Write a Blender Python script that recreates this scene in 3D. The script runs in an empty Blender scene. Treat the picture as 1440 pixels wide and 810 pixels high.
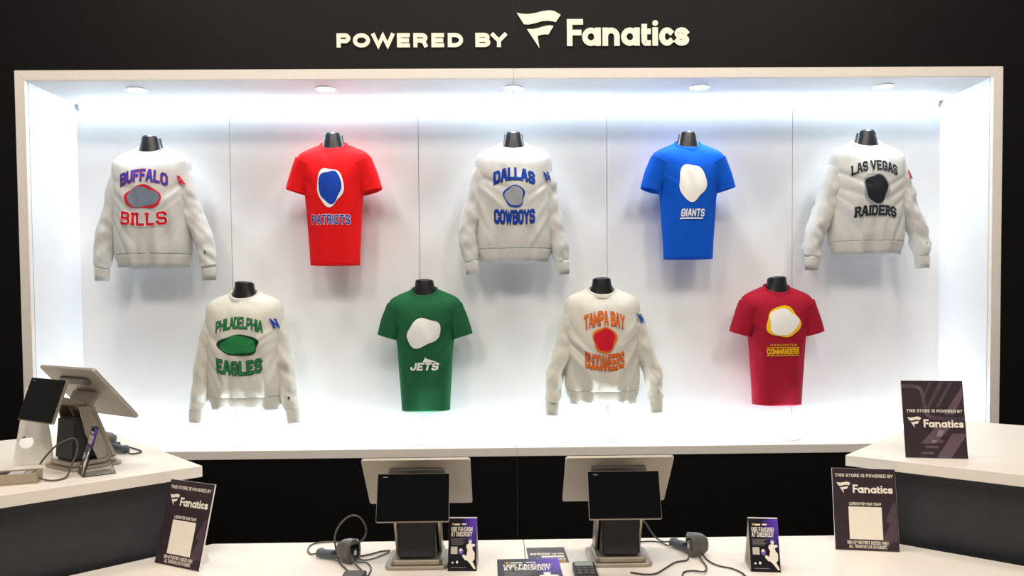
import bpy, bmesh, math, random
from mathutils import Vector, Matrix, noise
random.seed(4)
S = bpy.context.scene
C = S.collection
PI = math.pi

# ---------------------------------------------------------------- camera, world, room light, exposure
cam_d = bpy.data.cameras.new('camera')
cam_d.sensor_width = 36.0; cam_d.lens = 26.0; cam_d.shift_y = 0.04115; cam_d.clip_start = 0.02
cam = bpy.data.objects.new('camera', cam_d); C.objects.link(cam)
cam.matrix_world = Matrix(((0.999846, 0.009368, -0.014861, -0.085),
                           (-0.015149, 0.031462, -0.99939, -4.22005),
                           (-0.008895, 0.999461, 0.031599, 1.72),
                           (0, 0, 0, 1)))
S.camera = cam
w = bpy.data.worlds.new('world'); S.world = w; w.use_nodes = True
w.node_tree.nodes['Background'].inputs[0].default_value = (1.0, 0.91, 0.82, 1)
w.node_tree.nodes['Background'].inputs[1].default_value = 0.12
def hall_lamp(x, y, z, power, size, tx, ty, tz):
    l = bpy.data.lights.new('hall_lamp', 'AREA'); l.shape = 'DISK'; l.size = size; l.energy = power
    l.color = (1.0, 0.90, 0.79)
    o = bpy.data.objects.new('hall_lamp', l); C.objects.link(o); o.location = (x, y, z)
    o.rotation_euler = (Vector((tx, ty, tz)) - Vector((x, y, z))).to_track_quat('-Z', 'Y').to_euler()
for hx in (-2.4, 0.0, 2.4):
    hall_lamp(hx, -1.5, 5.4, 52, 1.0, hx, -1.9, 0.9)
    hall_lamp(hx, -5.4, 5.6, 84, 1.0, hx*0.8, 0.0, 1.8)
vs = S.view_settings
vs.view_transform = 'Standard'; vs.look = 'None'; vs.exposure = 0.0; vs.gamma = 1.0
vs.use_curve_mapping = False

# ---------------------------------------------------------------- materials
MATS = {}
def lin(c):
    return tuple((v/255/12.92 if v/255 <= 0.04045 else ((v/255+0.055)/1.055)**2.4) for v in c)
def mat(name, rgb, rough=0.5, metal=0.0, var=0.05, scale=40.0, bump=0.0, bscale=200.0, spec=0.5, emit=None, trans=0.0, stretch=None, ior=1.45):
    if name in MATS: return MATS[name]
    m = bpy.data.materials.new(name); m.use_nodes = True; MATS[name] = m
    nt = m.node_tree; b = nt.nodes['Principled BSDF']
    c = lin(rgb)
    tc = nt.nodes.new('ShaderNodeTexCoord')
    vec = tc.outputs['Object']
    if stretch:
        mp = nt.nodes.new('ShaderNodeMapping'); mp.inputs['Scale'].default_value = stretch
        nt.links.new(vec, mp.inputs[0]); vec = mp.outputs[0]
    n = nt.nodes.new('ShaderNodeTexNoise'); n.inputs['Scale'].default_value = scale; n.inputs['Detail'].default_value = 4
    nt.links.new(vec, n.inputs['Vector'])
    r = nt.nodes.new('ShaderNodeValToRGB')
    r.color_ramp.elements[0].position = 0.3; r.color_ramp.elements[1].position = 0.7
    r.color_ramp.elements[0].color = (*[max(0, v*(1-var)) for v in c], 1)
    r.color_ramp.elements[1].color = (*[min(1, v*(1+var)) for v in c], 1)
    nt.links.new(n.outputs['Fac'], r.inputs[0]); nt.links.new(r.outputs[0], b.inputs['Base Color'])
    b.inputs['Roughness'].default_value = rough; b.inputs['Metallic'].default_value = metal
    b.inputs['Specular IOR Level'].default_value = spec; b.inputs['IOR'].default_value = ior
    b.inputs['Transmission Weight'].default_value = trans
    if emit:
        b.inputs['Emission Color'].default_value = (*emit[0], 1); b.inputs['Emission Strength'].default_value = emit[1]
    if bump:
        n2 = nt.nodes.new('ShaderNodeTexNoise'); n2.inputs['Scale'].default_value = bscale; n2.inputs['Detail'].default_value = 3
        nt.links.new(vec, n2.inputs['Vector'])
        bp = nt.nodes.new('ShaderNodeBump'); bp.inputs['Strength'].default_value = bump; bp.inputs['Distance'].default_value = 0.002
        nt.links.new(n2.outputs['Fac'], bp.inputs['Height']); nt.links.new(bp.outputs[0], b.inputs['Normal'])
    return m
def rib_mat(name, rgb):
    m = mat(name, rgb, 0.9, var=0.08, scale=220, spec=0.15)
    nt = m.node_tree; b = nt.nodes['Principled BSDF']
    tc = nt.nodes.new('ShaderNodeTexCoord'); wv = nt.nodes.new('ShaderNodeTexWave'); wv.inputs['Scale'].default_value = 55
    nt.links.new(tc.outputs['Object'], wv.inputs['Vector'])
    bp = nt.nodes.new('ShaderNodeBump'); bp.inputs['Strength'].default_value = 0.5; bp.inputs['Distance'].default_value = 0.002
    nt.links.new(wv.outputs['Fac'], bp.inputs['Height']); nt.links.new(bp.outputs[0], b.inputs['Normal'])
    return m
def card_mat():
    # printed card: near-black with a violet glow printed in its upper right corner
    m = mat('checkout_card_print', (24, 20, 30), 0.35, var=0.05)
    nt = m.node_tree; b = nt.nodes['Principled BSDF']
    tc = nt.nodes.new('ShaderNodeTexCoord')
    d = nt.nodes.new('ShaderNodeVectorMath'); d.operation = 'MULTIPLY_ADD'
    d.inputs[1].default_value = (1, 0, 1); d.inputs[2].default_value = (-1.02, 0, -0.98)
    nt.links.new(tc.outputs['Generated'], d.inputs[0])
    l = nt.nodes.new('ShaderNodeVectorMath'); l.operation = 'LENGTH'; nt.links.new(d.outputs[0], l.inputs[0])
    r = nt.nodes.new('ShaderNodeValToRGB')
    r.color_ramp.elements[0].color = (*lin((104, 66, 205)), 1); r.color_ramp.elements[0].position = 0.05
    r.color_ramp.elements[1].color = (*lin((25, 21, 31)), 1); r.color_ramp.elements[1].position = 0.62
    nt.links.new(l.outputs['Value'], r.inputs[0]); nt.links.new(r.outputs[0], b.inputs['Base Color'])
    return m

BLACK = mat('black_wall_panel', (13, 12, 12), 0.55, var=0.12, scale=14, bump=0.15, bscale=500, spec=0.2)
SLATE = mat('slate_counter_panel', (52, 54, 58), 0.42, var=0.08, scale=18, bump=0.15, bscale=600, spec=0.4)
WHITE = mat('white_case_panel', (232, 234, 236), 0.55, var=0.015, scale=6)
CREAM = mat('satin_white_frame', (232, 226, 218), 0.45, var=0.02, scale=20)
LAMI = mat('white_laminate', (240, 233, 222), 0.35, var=0.015, scale=25, spec=0.4)
EDGE = mat('laminate_edge_band', (232, 224, 214), 0.45, var=0.02, scale=25)
JOINT = mat('dark_joint', (70, 74, 80), 0.8, var=0.05)
CARPET = mat('grey_carpet', (60, 58, 56), 0.95, var=0.2, scale=120, bump=0.5)
LETTER = mat('cream_letter', (250, 240, 222), 0.45, var=0.015)
LENS = mat('lamp_lens', (255, 255, 255), 0.4, emit=((0.80, 0.91, 1.0), 12.0))
LED = mat('led_diffuser', (255, 255, 255), 0.4, emit=((0.75, 0.88, 1.0), 56.0))
RING = mat('lamp_trim_ring', (225, 228, 232), 0.35, var=0.02)
MANN = mat('black_mannequin_plastic', (26, 27, 30), 0.33, var=0.1, scale=20, spec=0.5)
STEEL = mat('champagne_metal', (176, 166, 152), 0.38, metal=0.75, var=0.05, scale=60)
STEELB = mat('pale_metal_back', (182, 174, 162), 0.45, metal=0.35, var=0.04, scale=60)
DPLAS = mat('charcoal_plastic', (44, 45, 48), 0.55, var=0.15, scale=120, bump=0.2, bscale=900)
SCREEN = mat('black_screen_glass', (9, 10, 13), 0.06, var=0.1)
GPLAS = mat('grey_plastic', (92, 90, 86), 0.4, var=0.08)
SLPLAS = mat('slate_plastic', (80, 88, 94), 0.4, var=0.08)
RUBBER = mat('grey_cable_rubber', (92, 88, 80), 0.5, var=0.06)
RUBBERD = mat('dark_cable_rubber', (64, 60, 56), 0.5, var=0.06)
ACRYL = mat('clear_acrylic', (250, 252, 252), 0.03, trans=1.0, var=0.0, ior=1.3)
PLUM = mat('plum_print', (56, 43, 50), 0.4, var=0.1, scale=60)
PLUM2 = mat('mauve_print_stripe', (104, 84, 94), 0.4, var=0.08, scale=60)
PLUM3 = mat('pale_mauve_print', (146, 128, 138), 0.4, var=0.05, scale=60)
PLUMT = mat('track_print', (84, 68, 77), 0.4, var=0.05, scale=60)
FOAM = mat('white_foam_board', (240, 238, 232), 0.7, var=0.02)
INKW = mat('cream_ink', (250, 242, 226), 0.5, var=0.02)
INKG = mat('grey_ink', (128, 122, 124), 0.5, var=0.1)
INKY = mat('yellow_ink', (236, 178, 40), 0.5, var=0.05)
INKV = mat('violet_ink', (124, 104, 190), 0.5, var=0.1)
BEIGE = mat('beige_plastic', (172, 158, 138), 0.5, var=0.05)
CARD = card_mat()
GREYCARD = mat('grey_card_print', (84, 80, 84), 0.45, var=0.12, scale=50)

# ---------------------------------------------------------------- helpers
def link(name, me, parent=None):
    o = bpy.data.objects.new(name, me); C.objects.link(o)
    if parent: o.parent = parent
    return o
def mesh_obj(name, verts, faces, m, parent=None, smooth=False):
    me = bpy.data.meshes.new(name); me.from_pydata([tuple(v) for v in verts], [], faces); me.validate(); me.update()
    me.materials.append(m)
    if smooth: me.polygons.foreach_set('use_smooth', [True]*len(me.polygons))
    return link(name, me, parent)
def bm_obj(name, bm, m, parent=None, smooth=False):
    me = bpy.data.meshes.new(name); bm.to_mesh(me); bm.free(); me.materials.append(m)
    if smooth: me.polygons.foreach_set('use_smooth', [True]*len(me.polygons))
    return link(name, me, parent)
def empty(name, loc=(0, 0, 0), rz=0.0, rx=0.0):
    o = bpy.data.objects.new(name, None); C.objects.link(o); o.empty_display_size = 0.05
    o.location = loc; o.rotation_euler = (rx, 0, rz); return o
def tag(o, label, cat=None, group=None, kind=None):
    if label: o['label'] = label
    if cat: o['category'] = cat
    if group: o['group'] = group
    if kind: o['kind'] = kind
    return o
def prism_bm(poly, z0, z1, bevel=0.0, seg=1):
    bm = bmesh.new()
    a = [bm.verts.new((x, y, z0)) for x, y in poly]; b = [bm.verts.new((x, y, z1)) for x, y in poly]
    n = len(poly); bm.faces.new(a[::-1]); bm.faces.new(b)
    for i in range(n): bm.faces.new((a[i], a[(i+1) % n], b[(i+1) % n], b[i]))
    bmesh.ops.recalc_face_normals(bm, faces=bm.faces)
    if bevel: bmesh.ops.bevel(bm, geom=bm.edges[:], offset=bevel, segments=seg, affect='EDGES', clamp_overlap=True)
    return bm
def box(name, x0, x1, y0, y1, z0, z1, m, parent=None, bevel=0.0, seg=1):
    return bm_obj(name, prism_bm([(x0, y0), (x1, y0), (x1, y1), (x0, y1)], z0, z1, bevel, seg), m, parent)
def rrect(x0, x1, y0, y1, r, n=5):
    p = []
    for cx, cy, a in ((x1-r, y1-r, 0), (x0+r, y1-r, 90), (x0+r, y0+r, 180), (x1-r, y0+r, 270)):
        for i in range(n+1):
            t = math.radians(a+90*i/n); p.append((cx+r*math.cos(t), cy+r*math.sin(t)))
    return p
def sup(t, p):
    c, s = math.cos(t), math.sin(t)
    return (math.copysign(abs(c)**(2/p), c), math.copysign(abs(s)**(2/p), s))
def loft(rings, n=24, p=2.0, cap0=True, cap1=True):
    # rings: (center, axis_u, axis_v, ru, rv)
    V, F = [], []
    for c, u, v, ru, rv in rings:
        c, u, v = Vector(c), Vector(u).normalized(), Vector(v).normalized()
        for k in range(n):
            a, b = sup(2*PI*k/n, p); V.append(c + u*ru*a + v*rv*b)
    for i in range(len(rings)-1):
        for k in range(n):
            F.append((i*n+k, i*n+(k+1) % n, (i+1)*n+(k+1) % n, (i+1)*n+k))
    if cap0: F.append(tuple(range(n))[::-1])
    if cap1: F.append(tuple((len(rings)-1)*n+k for k in range(n)))
    return V, F
def crom(pts, k=6):
    P = [Vector(p) for p in pts]; out = []
    for i in range(len(P)-1):
        a, b, c, d = P[max(0, i-1)], P[i], P[i+1], P[min(len(P)-1, i+2)]
        for j in range(k):
            t = j/k
            out.append(0.5*((2*b)+(c-a)*t+(2*a-5*b+4*c-d)*t*t+(3*b-a-3*c+d)*t*t*t))
    out.append(P[-1]); return out
def tube(name, pts, r, m, parent=None, k=6, n=8, origin=(0, 0, 0), rz=0.0):
    P = crom(pts, k)
    if rz or tuple(origin) != (0, 0, 0):
        Mi = (Matrix.Translation(origin) @ Matrix.Rotation(rz, 4, 'Z')).inverted(); P = [Mi @ p for p in P]
    rings = []; up = Vector((0, 0, 1))
    for i, p in enumerate(P):
        t = (P[min(i+1, len(P)-1)] - P[max(0, i-1)]).normalized()
        u = t.cross(up)
        if u.length < 1e-3: u = Vector((1, 0, 0))
        u.normalize(); v = u.cross(t).normalized()
        rings.append((p, u, v, r, r))
    V, F = loft(rings, n)
    return mesh_obj(name, V, F, m, parent, True)

# stroke lettering -------------------------------------------------------------
def ribbon(pts, t, closed=False, maxlen=0.0, cap=True):
    P = [Vector((a, b)) for a, b in pts]
    if cap and not closed:
        P[0] = P[0] + (P[0]-P[1]).normalized()*t/2; P[-1] = P[-1] + (P[-1]-P[-2]).normalized()*t/2
    if maxlen:
        Q = []; m = len(P) if closed else len(P)-1
        for i in range(m):
            a, b = P[i], P[(i+1) % len(P)]; k = max(1, int(math.ceil((b-a).length/maxlen)))
            Q += [a.lerp(b, j/k) for j in range(k)]
        if not closed: Q.append(P[-1])
        P = Q
    n = len(P); L, R = [], []
    for i in range(n):
        d0 = (P[i]-P[i-1]) if (i > 0 or closed) else None
        d1 = (P[(i+1) % n]-P[i]) if (i < n-1 or closed) else None
        d0 = (d0 or d1).normalized(); d1 = (d1 or d0).normalized()
        n0 = Vector((-d0.y, d0.x)); n1 = Vector((-d1.y, d1.x)); mm = n0+n1
        if mm.length < 0.2: mm = n1.copy()
        mm.normalize(); s = 1/max(0.5, mm.dot(n1))
        L.append(P[i]+mm*t/2*s); R.append(P[i]-mm*t/2*s)
    out = []
    for i in range(n if closed else n-1):
        j = (i+1) % n; out.append([tuple(L[i]), tuple(R[i]), tuple(R[j]), tuple(L[j])])
    return out
FONT = {
 'A': (4, [[(0, 0), (1.5, 6), (2.5, 6), (4, 0)], [(.7, 2), (3.3, 2)]]),
 'B': (4, [[(0, 0), (0, 6), (3.2, 6), (4, 5.2), (4, 4), (3.2, 3.1), (0, 3.1)], [(3.2, 3.1), (4, 2.2), (4, .8), (3.2, 0), (0, 0)]]),
 'C': (4, [[(4, 4.3), (4, 5.1), (3.1, 6), (.9, 6), (0, 5.1), (0, .9), (.9, 0), (3.1, 0), (4, .9), (4, 1.7)]]),
 'D': (4, [[(0, 0), (0, 6), (3, 6), (4, 5), (4, 1), (3, 0), (0, 0)]]),
 'E': (3.6, [[(3.6, 6), (0, 6), (0, 0), (3.6, 0)], [(0, 3), (2.8, 3)]]),
 'F': (3.6, [[(3.6, 6), (0, 6), (0, 0)], [(0, 3), (2.8, 3)]]),
 'G': (4, [[(4, 4.4), (4, 5.1), (3.1, 6), (.9, 6), (0, 5.1), (0, .9), (.9, 0), (3.1, 0), (4, .9), (4, 2.7), (2.4, 2.7)]]),
 'H': (4, [[(0, 0), (0, 6)], [(4, 0), (4, 6)], [(0, 3), (4, 3)]]),
 'I': (.2, [[(.1, 0), (.1, 6)]]),
 'J': (3.4, [[(3.4, 6), (3.4, .9), (2.5, 0), (.9, 0), (0, .9), (0, 1.8)]]),
 'K': (4, [[(0, 0), (0, 6)], [(4, 6), (.5, 2.7)], [(1.6, 3.6), (4, 0)]]),
 'L': (3.4, [[(0, 6), (0, 0), (3.4, 0)]]),
 'M': (5.2, [[(0, 0), (0, 6), (2.6, 1.4), (5.2, 6), (5.2, 0)]]),
 'N': (4, [[(0, 0), (0, 6), (4, 0), (4, 6)]]),
 'O': (4, [[(0, 1), (0, 5), (1, 6), (3, 6), (4, 5), (4, 1), (3, 0), (1, 0), 'closed']]),
 'P': (4, [[(0, 0), (0, 6), (3.1, 6), (4, 5.1), (4, 3.7), (3.1, 2.8), (0, 2.8)]]),
 'R': (4, [[(0, 0), (0, 6), (3.1, 6), (4, 5.1), (4, 3.8), (3.1, 2.9), (0, 2.9)], [(2.2, 2.9), (4, 0)]]),
 'S': (4, [[(4, 5.0), (3.2, 6), (.9, 6), (0, 5.2), (0, 3.9), (.9, 3.1), (3.1, 2.9), (4, 2.1), (4, .8), (3.1, 0), (.8, 0), (0, 1.0)]]),
 'T': (4, [[(0, 6), (4, 6)], [(2, 6), (2, 0)]]),
 'U': (4, [[(0, 6), (0, .9), (.9, 0), (3.1, 0), (4, .9), (4, 6)]]),
 'V': (4, [[(0, 6), (2, 0), (4, 6)]]),
 'W': (5.4, [[(0, 6), (1.3, 0), (2.7, 5), (4.1, 0), (5.4, 6)]]),
 'X': (4, [[(0, 0), (4, 6)], [(0, 6), (4, 0)]]),
 'Y': (4, [[(0, 6), (2, 3), (4, 6)], [(2, 3), (2, 0)]]),
 '?': (3.6, [[(0, 4.6), (0, 5.2), (.9, 6), (2.7, 6), (3.6, 5.1), (3.6, 4), (1.8, 2.9), (1.8, 2)], [(1.8, .2), (1.8, 0)]]),
 '.': (.3, [[(.1, .2), (.1, 0)]]), '/': (2.4, [[(0, 0), (2.4, 6)]]), '-': (2, [[(0, 3), (2, 3)]]),
}
def word(text, t=1.1, fat=None, serif=False, gap=0.7, maxlen=0.0, slant=0.0):
    """polygons of a block-lettered word, normalised so that the drawn height is 0..1; returns polys, width"""
    ft = fat or t; polys = []; x = 0.0
    for ch in text:
        if ch == ' ': x += 2.6; continue
        wd, paths = FONT[ch]; x += t/2
        for path in paths:
            closed = path[-1] == 'closed'; pts = [(a+x, b) for a, b in (path[:-1] if closed else path)]
            polys += ribbon(pts, ft, closed, maxlen)
            if serif and not closed:
                for e, q in ((pts[0], pts[1]), (pts[-1], pts[-2])):
                    if e[1] in (0, 6) and abs(e[0]-q[0]) < 0.7*abs(e[1]-q[1]):
                        yy = e[1] + (0.1*t if e[1] == 0 else -0.1*t)
                        polys += ribbon([(e[0]-t*.75, yy), (e[0]+t*.75, yy)], ft*0.8, False, maxlen, False)
        x += wd + t/2 + gap
    W = x-gap; H = 6+t
    out = [[((px+slant*(py+t/2))/H, (py+t/2)/H) for px, py in pl] for pl in polys]
    return out, W/H
def polys_obj(name, polys, f, m, parent=None, back=None):
    """f maps 2D to 3D; back is an offset vector giving the letters thickness"""
    V, F = [], []
    for pi, pl in enumerate(polys):
        n = len(pl); o = len(V); lift = Vector((0, -0.000012*(pi % 40), 0))
        ar = sum(pl[i][0]*pl[(i+1) % n][1]-pl[(i+1) % n][0]*pl[i][1] for i in range(n))
        if ar < 0: pl = pl[::-1]
        V += [Vector(f(a, b))+lift for a, b in pl]
        F.append(tuple(range(o, o+n)))
        if back:
            V += [V[o+i]+Vector(back) for i in range(n)]
            F.append(tuple(range(o+2*n-1, o+n-1, -1)))
            for i in range(n): F.append((o+i, o+n+i, o+n+(i+1) % n, o+(i+1) % n))
    return mesh_obj(name, V, F, m, parent)
def flat(x0, z0, w, h, ww=1.0, y=-0.0008):
    return lambda a, b: (x0+a*w/ww, y, z0+b*h)
def text_flat(name, s, x0, z0, w, h, m, parent, t=1.1, y=-0.0008, gap=0.7, slant=0.0):
    pl, ww = word(s, t, gap=gap, slant=slant); return polys_obj(name, pl, flat(x0, z0, w, h, ww, y), m, parent)
def arc(cx, cy, rx, ry, a0, a1, n=10):
    return [(cx+rx*math.cos(math.radians(a0+(a1-a0)*i/n)), cy+ry*math.sin(math.radians(a0+(a1-a0)*i/n))) for i in range(n+1)]
SANS = {
 'P': [[(0, 0), (0, 1), (.66, 1)]+arc(.66, .71, .34, .29, 80, -80, 8)+[(.66, .42), (0, .42)]],
 'O': [arc(.5, .5, .5, .5, 0, 345, 23)+['closed']],
 'W': [[(0, 1), (.25, 0), (.5, .95), (.75, 0), (1, 1)]],
 'E': [[(1, 1), (0, 1), (0, 0), (1, 0)], [(0, .5), (.9, .5)]],
 'R': [[(0, 0), (0, 1), (.66, 1)]+arc(.66, .73, .32, .27, 80, -80, 8)+[(.66, .46), (0, .46)], [(.55, .46), (.72, .40), (.86, .26), (.98, 0)]],
 'D': [[(0, 0), (0, 1), (.45, 1)]+arc(.45, .5, .55, .5, 80, -80, 10)+[(.45, 0), (0, 0)]],
 'B': [[(0, 0), (0, 1), (.62, 1)]+arc(.62, .76, .32, .24, 80, -80, 8)+[(.62, .52), (0, .52)], [(.62, .52)]+arc(.65, .26, .35, .26, 80, -80, 8)+[(.62, 0), (0, 0)]],
 'Y': [[(0, 1), (.5, .42), (1, 1)], [(.5, .42), (.5, 0)]],
 'F': [[(1, 1), (0, 1), (0, 0)], [(0, .5), (.85, .5)]],
 'a': [arc(.46, .5, .46, .5, 0, 345, 23)+['closed'], [(1, 0), (1, 1)]],
 'n': [[(0, 0), (0, 1)], [(0, .45)]+arc(.5, .52, .5, .48, 170, 0, 10)+[(1, 0)]],
 't': [[(.18, 1), (.18, .3)]+arc(.5, .24, .32, .24, 190, 270, 5)+[(1, 0)], [(.1, .71), (1, .71)]],
 'i': [[(.5, 0), (.5, .64)]],
 'c': [arc(.55, .5, .55, .5, 48, 312, 16)],
 's': [[(.92, .84)]+arc(.5, .76, .44, .24, 45, 200, 8)+[(.28, .56), (.72, .44)]+arc(.5, .24, .48, .24, 20, -135, 8)+[(.06, .14)]],
}
def sans(ch, x0, x1, z0, z1, t):
    X0, X1, Z0, Z1 = x0+t/2, x1-t/2, z0+t/2, z1-t/2; out = []
    for path in SANS[ch]:
        cl = path[-1] == 'closed'; pts = path[:-1] if cl else path
        out += ribbon([(X0+a*(X1-X0), Z0+b*(Z1-Z0)) for a, b in pts], t, cl)
    if ch == 'i':
        r = (x1-x0)/2; out.append([((x0+x1)/2+r*math.cos(k*PI/8), z1-r+r*math.sin(k*PI/8)) for k in range(16)])
    return out
POWERED = [('P', -.992, -.915), ('O', -.901, -.805), ('W', -.796, -.669), ('E', -.654, -.582), ('R', -.562, -.482), ('E', -.461, -.390), ('D', -.369, -.283), ('B', -.214, -.130), ('Y', -.126, -.037)]
BRAND = [('F', .302, .393, 3.186, 3.336), ('a', .388, .493, 3.186, 3.288), ('n', .503, .600, 3.186, 3.288), ('a', .608, .713, 3.186, 3.288),
         ('t', .719, .776, 3.186, 3.308), ('i', .785, .817, 3.186, 3.329), ('c', .824, .906, 3.186, 3.288), ('s', .908, .994, 3.186, 3.288)]
FLAG = [[(0.02, 3.372), (0.051, 3.366), (0.087, 3.365), (0.124, 3.37), (0.167, 3.381), (0.203, 3.385), (0.232, 3.381), (0.267, 3.36), (0.239, 3.319), (0.221, 3.325), (0.196, 3.328), (0.159, 3.325), (0.123, 3.314), (0.087, 3.307), (0.06, 3.308)],
        [(0.077, 3.281), (0.108, 3.281), (0.137, 3.286), (0.174, 3.297), (0.203, 3.302), (0.227, 3.298), (0.197, 3.25), (0.177, 3.252), (0.155, 3.249), (0.136, 3.242), (0.147, 3.174)]]
def logo_polys(t=0.031):
    """flag and wordmark, normalised to width 1; height about 0.217"""
    pl = [list(p) for p in FLAG]
    for ch, a, b, c, d in BRAND: pl += sans(ch, a, b, c, d, t)
    return [[((x-.02)/.974, (z-3.174)/.974) for x, z in p] for p in pl]

# ---------------------------------------------------------------- the setting: wall, niche, floor
W, ZT, ZB, DEP, FR = 2.733, 3.007, 0.913, 0.50, 0.056
tag(box('floor', -5, 5, -6, 0.7, -0.05, 0, CARPET), 'dark grey carpet floor around the counters', None, None, 'structure')
wall = tag(empty('wall_back', (0, 0.02, 0)), 'black panelled wall around the lit display niche', None, None, 'structure')
XO, ZTO, ZBO, SE = W+FR-0.004, ZT+FR-0.004, ZB-0.05+0.004, -0.0005
for (a, b, z0, z1) in ((-4.6, SE, ZTO, 4.3), (SE+0.0009, 4.6, ZTO, 4.3), (-4.6, -XO, ZBO, ZTO), (XO, 4.6, ZBO, ZTO), (-4.6, SE, 0, ZBO), (SE+0.0009, 4.6, 0, ZBO)):
    box('wall_panel', a, b, -0.02, 0.0, z0+0.0006, z1-0.0006, BLACK, wall)
niche = tag(empty('wall_niche', (0, 0, ZB)), 'white lit display niche set into the black wall', None, None, 'structure')
def nb(name, x0, x1, y0, y1, z0, z1, m=WHITE): return box(name, x0, x1, y0, y1, z0-ZB, z1-ZB, m, niche)
sx = [-W, -1.783, -0.597, 0.597, 1.783, W]
for i in range(5): nb('back_panel', sx[i]+(0.0015 if i else 0), sx[i+1]-(0.0015 if i < 4 else 0), DEP, DEP+0.018, ZB, ZT)
nb('backing_sheet', -W, W, DEP+0.019, DEP+0.026, ZB, ZT, JOINT)
for s in (-1, 1):
    a, b = sorted((s*W, s*(W+0.018)))
    nb('side_panel', a, b, 0.026, DEP+0.018, ZB, ZT)
    a, b = sorted((s*(W+0.004), s*(W+0.02)))
    nb('side_joint', a, b, 0.018, 0.026, ZB, ZT, JOINT)
for s in (-1, 1):
    a, b = sorted((s*0.0012, s*W))
    nb('ceiling_panel', a, b, 0.022, DEP+0.018, ZT, ZT+0.018)
    nb('floor_panel', a, b, 0.022, DEP+0.018, ZB-0.018, ZB)
nb('ceiling_joint', -0.004, 0.004, 0.022, DEP, ZT+0.006, ZT+0.014, JOINT)
nb('floor_joint', -0.004, 0.004, 0.022, DEP, ZB-0.014, ZB-0.006, JOINT)
def frame_piece(name, quad):
    # quad: four (x, z) corners, front face at y=-0.008
    bm = bmesh.new()
    a = [bm.verts.new((x, -0.008, z-ZB)) for x, z in quad]; b = [bm.verts.new((x, 0.022, z-ZB)) for x, z in quad]
    bm.faces.new(a); bm.faces.new(b[::-1])
    for i in range(4): bm.faces.new((a[i], b[i], b[(i+1) % 4], a[(i+1) % 4]))
    bmesh.ops.recalc_face_normals(bm, faces=bm.faces)
    bmesh.ops.bevel(bm, geom=bm.edges[:], offset=0.0015, segments=1, affect='EDGES')
    bm_obj(name, bm, CREAM, niche)
XF, ZF1, ZF0, g = W+FR, ZT+FR, ZB-0.05, 0.0006
frame_piece('frame_rail', [(-XF+g, ZF1), (-g, ZF1), (-g, ZT), (-W+g, ZT)])
frame_piece('frame_rail', [(g, ZF1), (XF-g, ZF1), (W-g, ZT), (g, ZT)])
frame_piece('frame_rail', [(-W+g, ZB), (-g, ZB), (-g, ZF0), (-XF+g, ZF0)])
frame_piece('frame_rail', [(g, ZB), (W-g, ZB), (XF-g, ZF0), (g, ZF0)])
frame_piece('frame_stile', [(-XF, ZF1-g), (-W, ZT-g), (-W, ZB+g), (-XF, ZF0+g)])
frame_piece('frame_stile', [(W, ZT-g), (XF, ZF1-g), (XF, ZF0+g), (W, ZB+g)])

# LED light strips in the back corners of the niche
def led(name, z, sgn, label):
    t = tag(empty(name, (0, DEP, z)), label, 'light strip')
    r = 0.024; n = 6
    prof = [(0, 0)] + [(-r*math.cos(k*PI/2/n), -sgn*r*math.sin(k*PI/2/n)) for k in range(n+1)]
    V = []; F = []
    for x in (-W+0.03, W-0.03): V += [(x, y-0.0005, zz-sgn*0.0005) for y, zz in prof]
    m = len(prof)
    for i in range(m): F.append((i, (i+1) % m, m+(i+1) % m, m+i))
    F += [tuple(range(m))[::-1], tuple(range(m, 2*m))]
    mesh_obj('diffuser', V, F, LED, t)
    for s in (-1, 1):
        a, b = sorted((s*(W-0.03), s*(W-0.022)))
        box('end_cap', a, b, -r, -0.0005, *sorted((-sgn*r, -sgn*0.0005)), RING, t)
led('led_strip', ZT, 1, 'white LED strip along the niche ceiling at the back wall')
led('led_strip', ZB, -1, 'white LED strip along the niche floor at the back wall')
# round lamps in the niche ceiling and floor
def lamp(x, z, sgn, label, group, power):
    t = tag(empty('downlight' if sgn > 0 else 'uplight', (x, 0.17, z)), label, 'spotlight', group)
    R0, R1, n = 0.058, 0.048, 32
    V, F = [], []
    prof = ((R0, 0.0005), (R0, 0.004), (R1+0.002, 0.006), (R1, 0.004), (R1, 0.0005))
    for r, h in prof:
        V += [(r*math.cos(2*PI*k/n), r*math.sin(2*PI*k/n), -sgn*h) for k in range(n)]
    for i in range(len(prof)-1):
        for k in range(n): F.append((i*n+k, i*n+(k+1) % n, (i+1)*n+(k+1) % n, (i+1)*n+k))
    mesh_obj('trim_ring', V, F, RING, t, True)
    V, F = loft([((0, 0, -sgn*h), (1, 0, 0), (0, 1, 0), r, r) for r, h in ((0.047, 0.001), (0.046, 0.004), (0.03, 0.009), (0.012, 0.0105))], 32)
    mesh_obj('lens', V, F, LENS, t, True)
    l = bpy.data.lights.new('lamp_beam', 'SPOT'); l.energy = power; l.spot_size = math.radians(110); l.spot_blend = 0.8
    l.shadow_soft_size = 0.04; l.color = (0.82, 0.92, 1.0)
    o = bpy.data.objects.new('lamp_beam', l); C.objects.link(o); o.parent = t; o.location = (0, 0, -sgn*0.03)
    if sgn < 0: o.rotation_euler = (PI, 0, 0)
TOPN = ['grey sweatshirt with blue over red lettering', 'bright red T-shirt', 'grey sweatshirt with all-blue lettering', 'royal blue T-shirt', 'grey sweatshirt with black lettering']
LOWN = ['oatmeal sweatshirt with green lettering', 'dark green T-shirt', 'oatmeal sweatshirt with orange lettering', 'maroon T-shirt']
PT, PB = 19, 16
for x, nm in zip((-2.196, -1.1, 0.0, 1.1, 2.194), TOPN):
    lamp(x, ZT, 1, 'round ceiling spotlight above the '+nm, 'round spotlights in the niche ceiling', PT)
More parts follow.
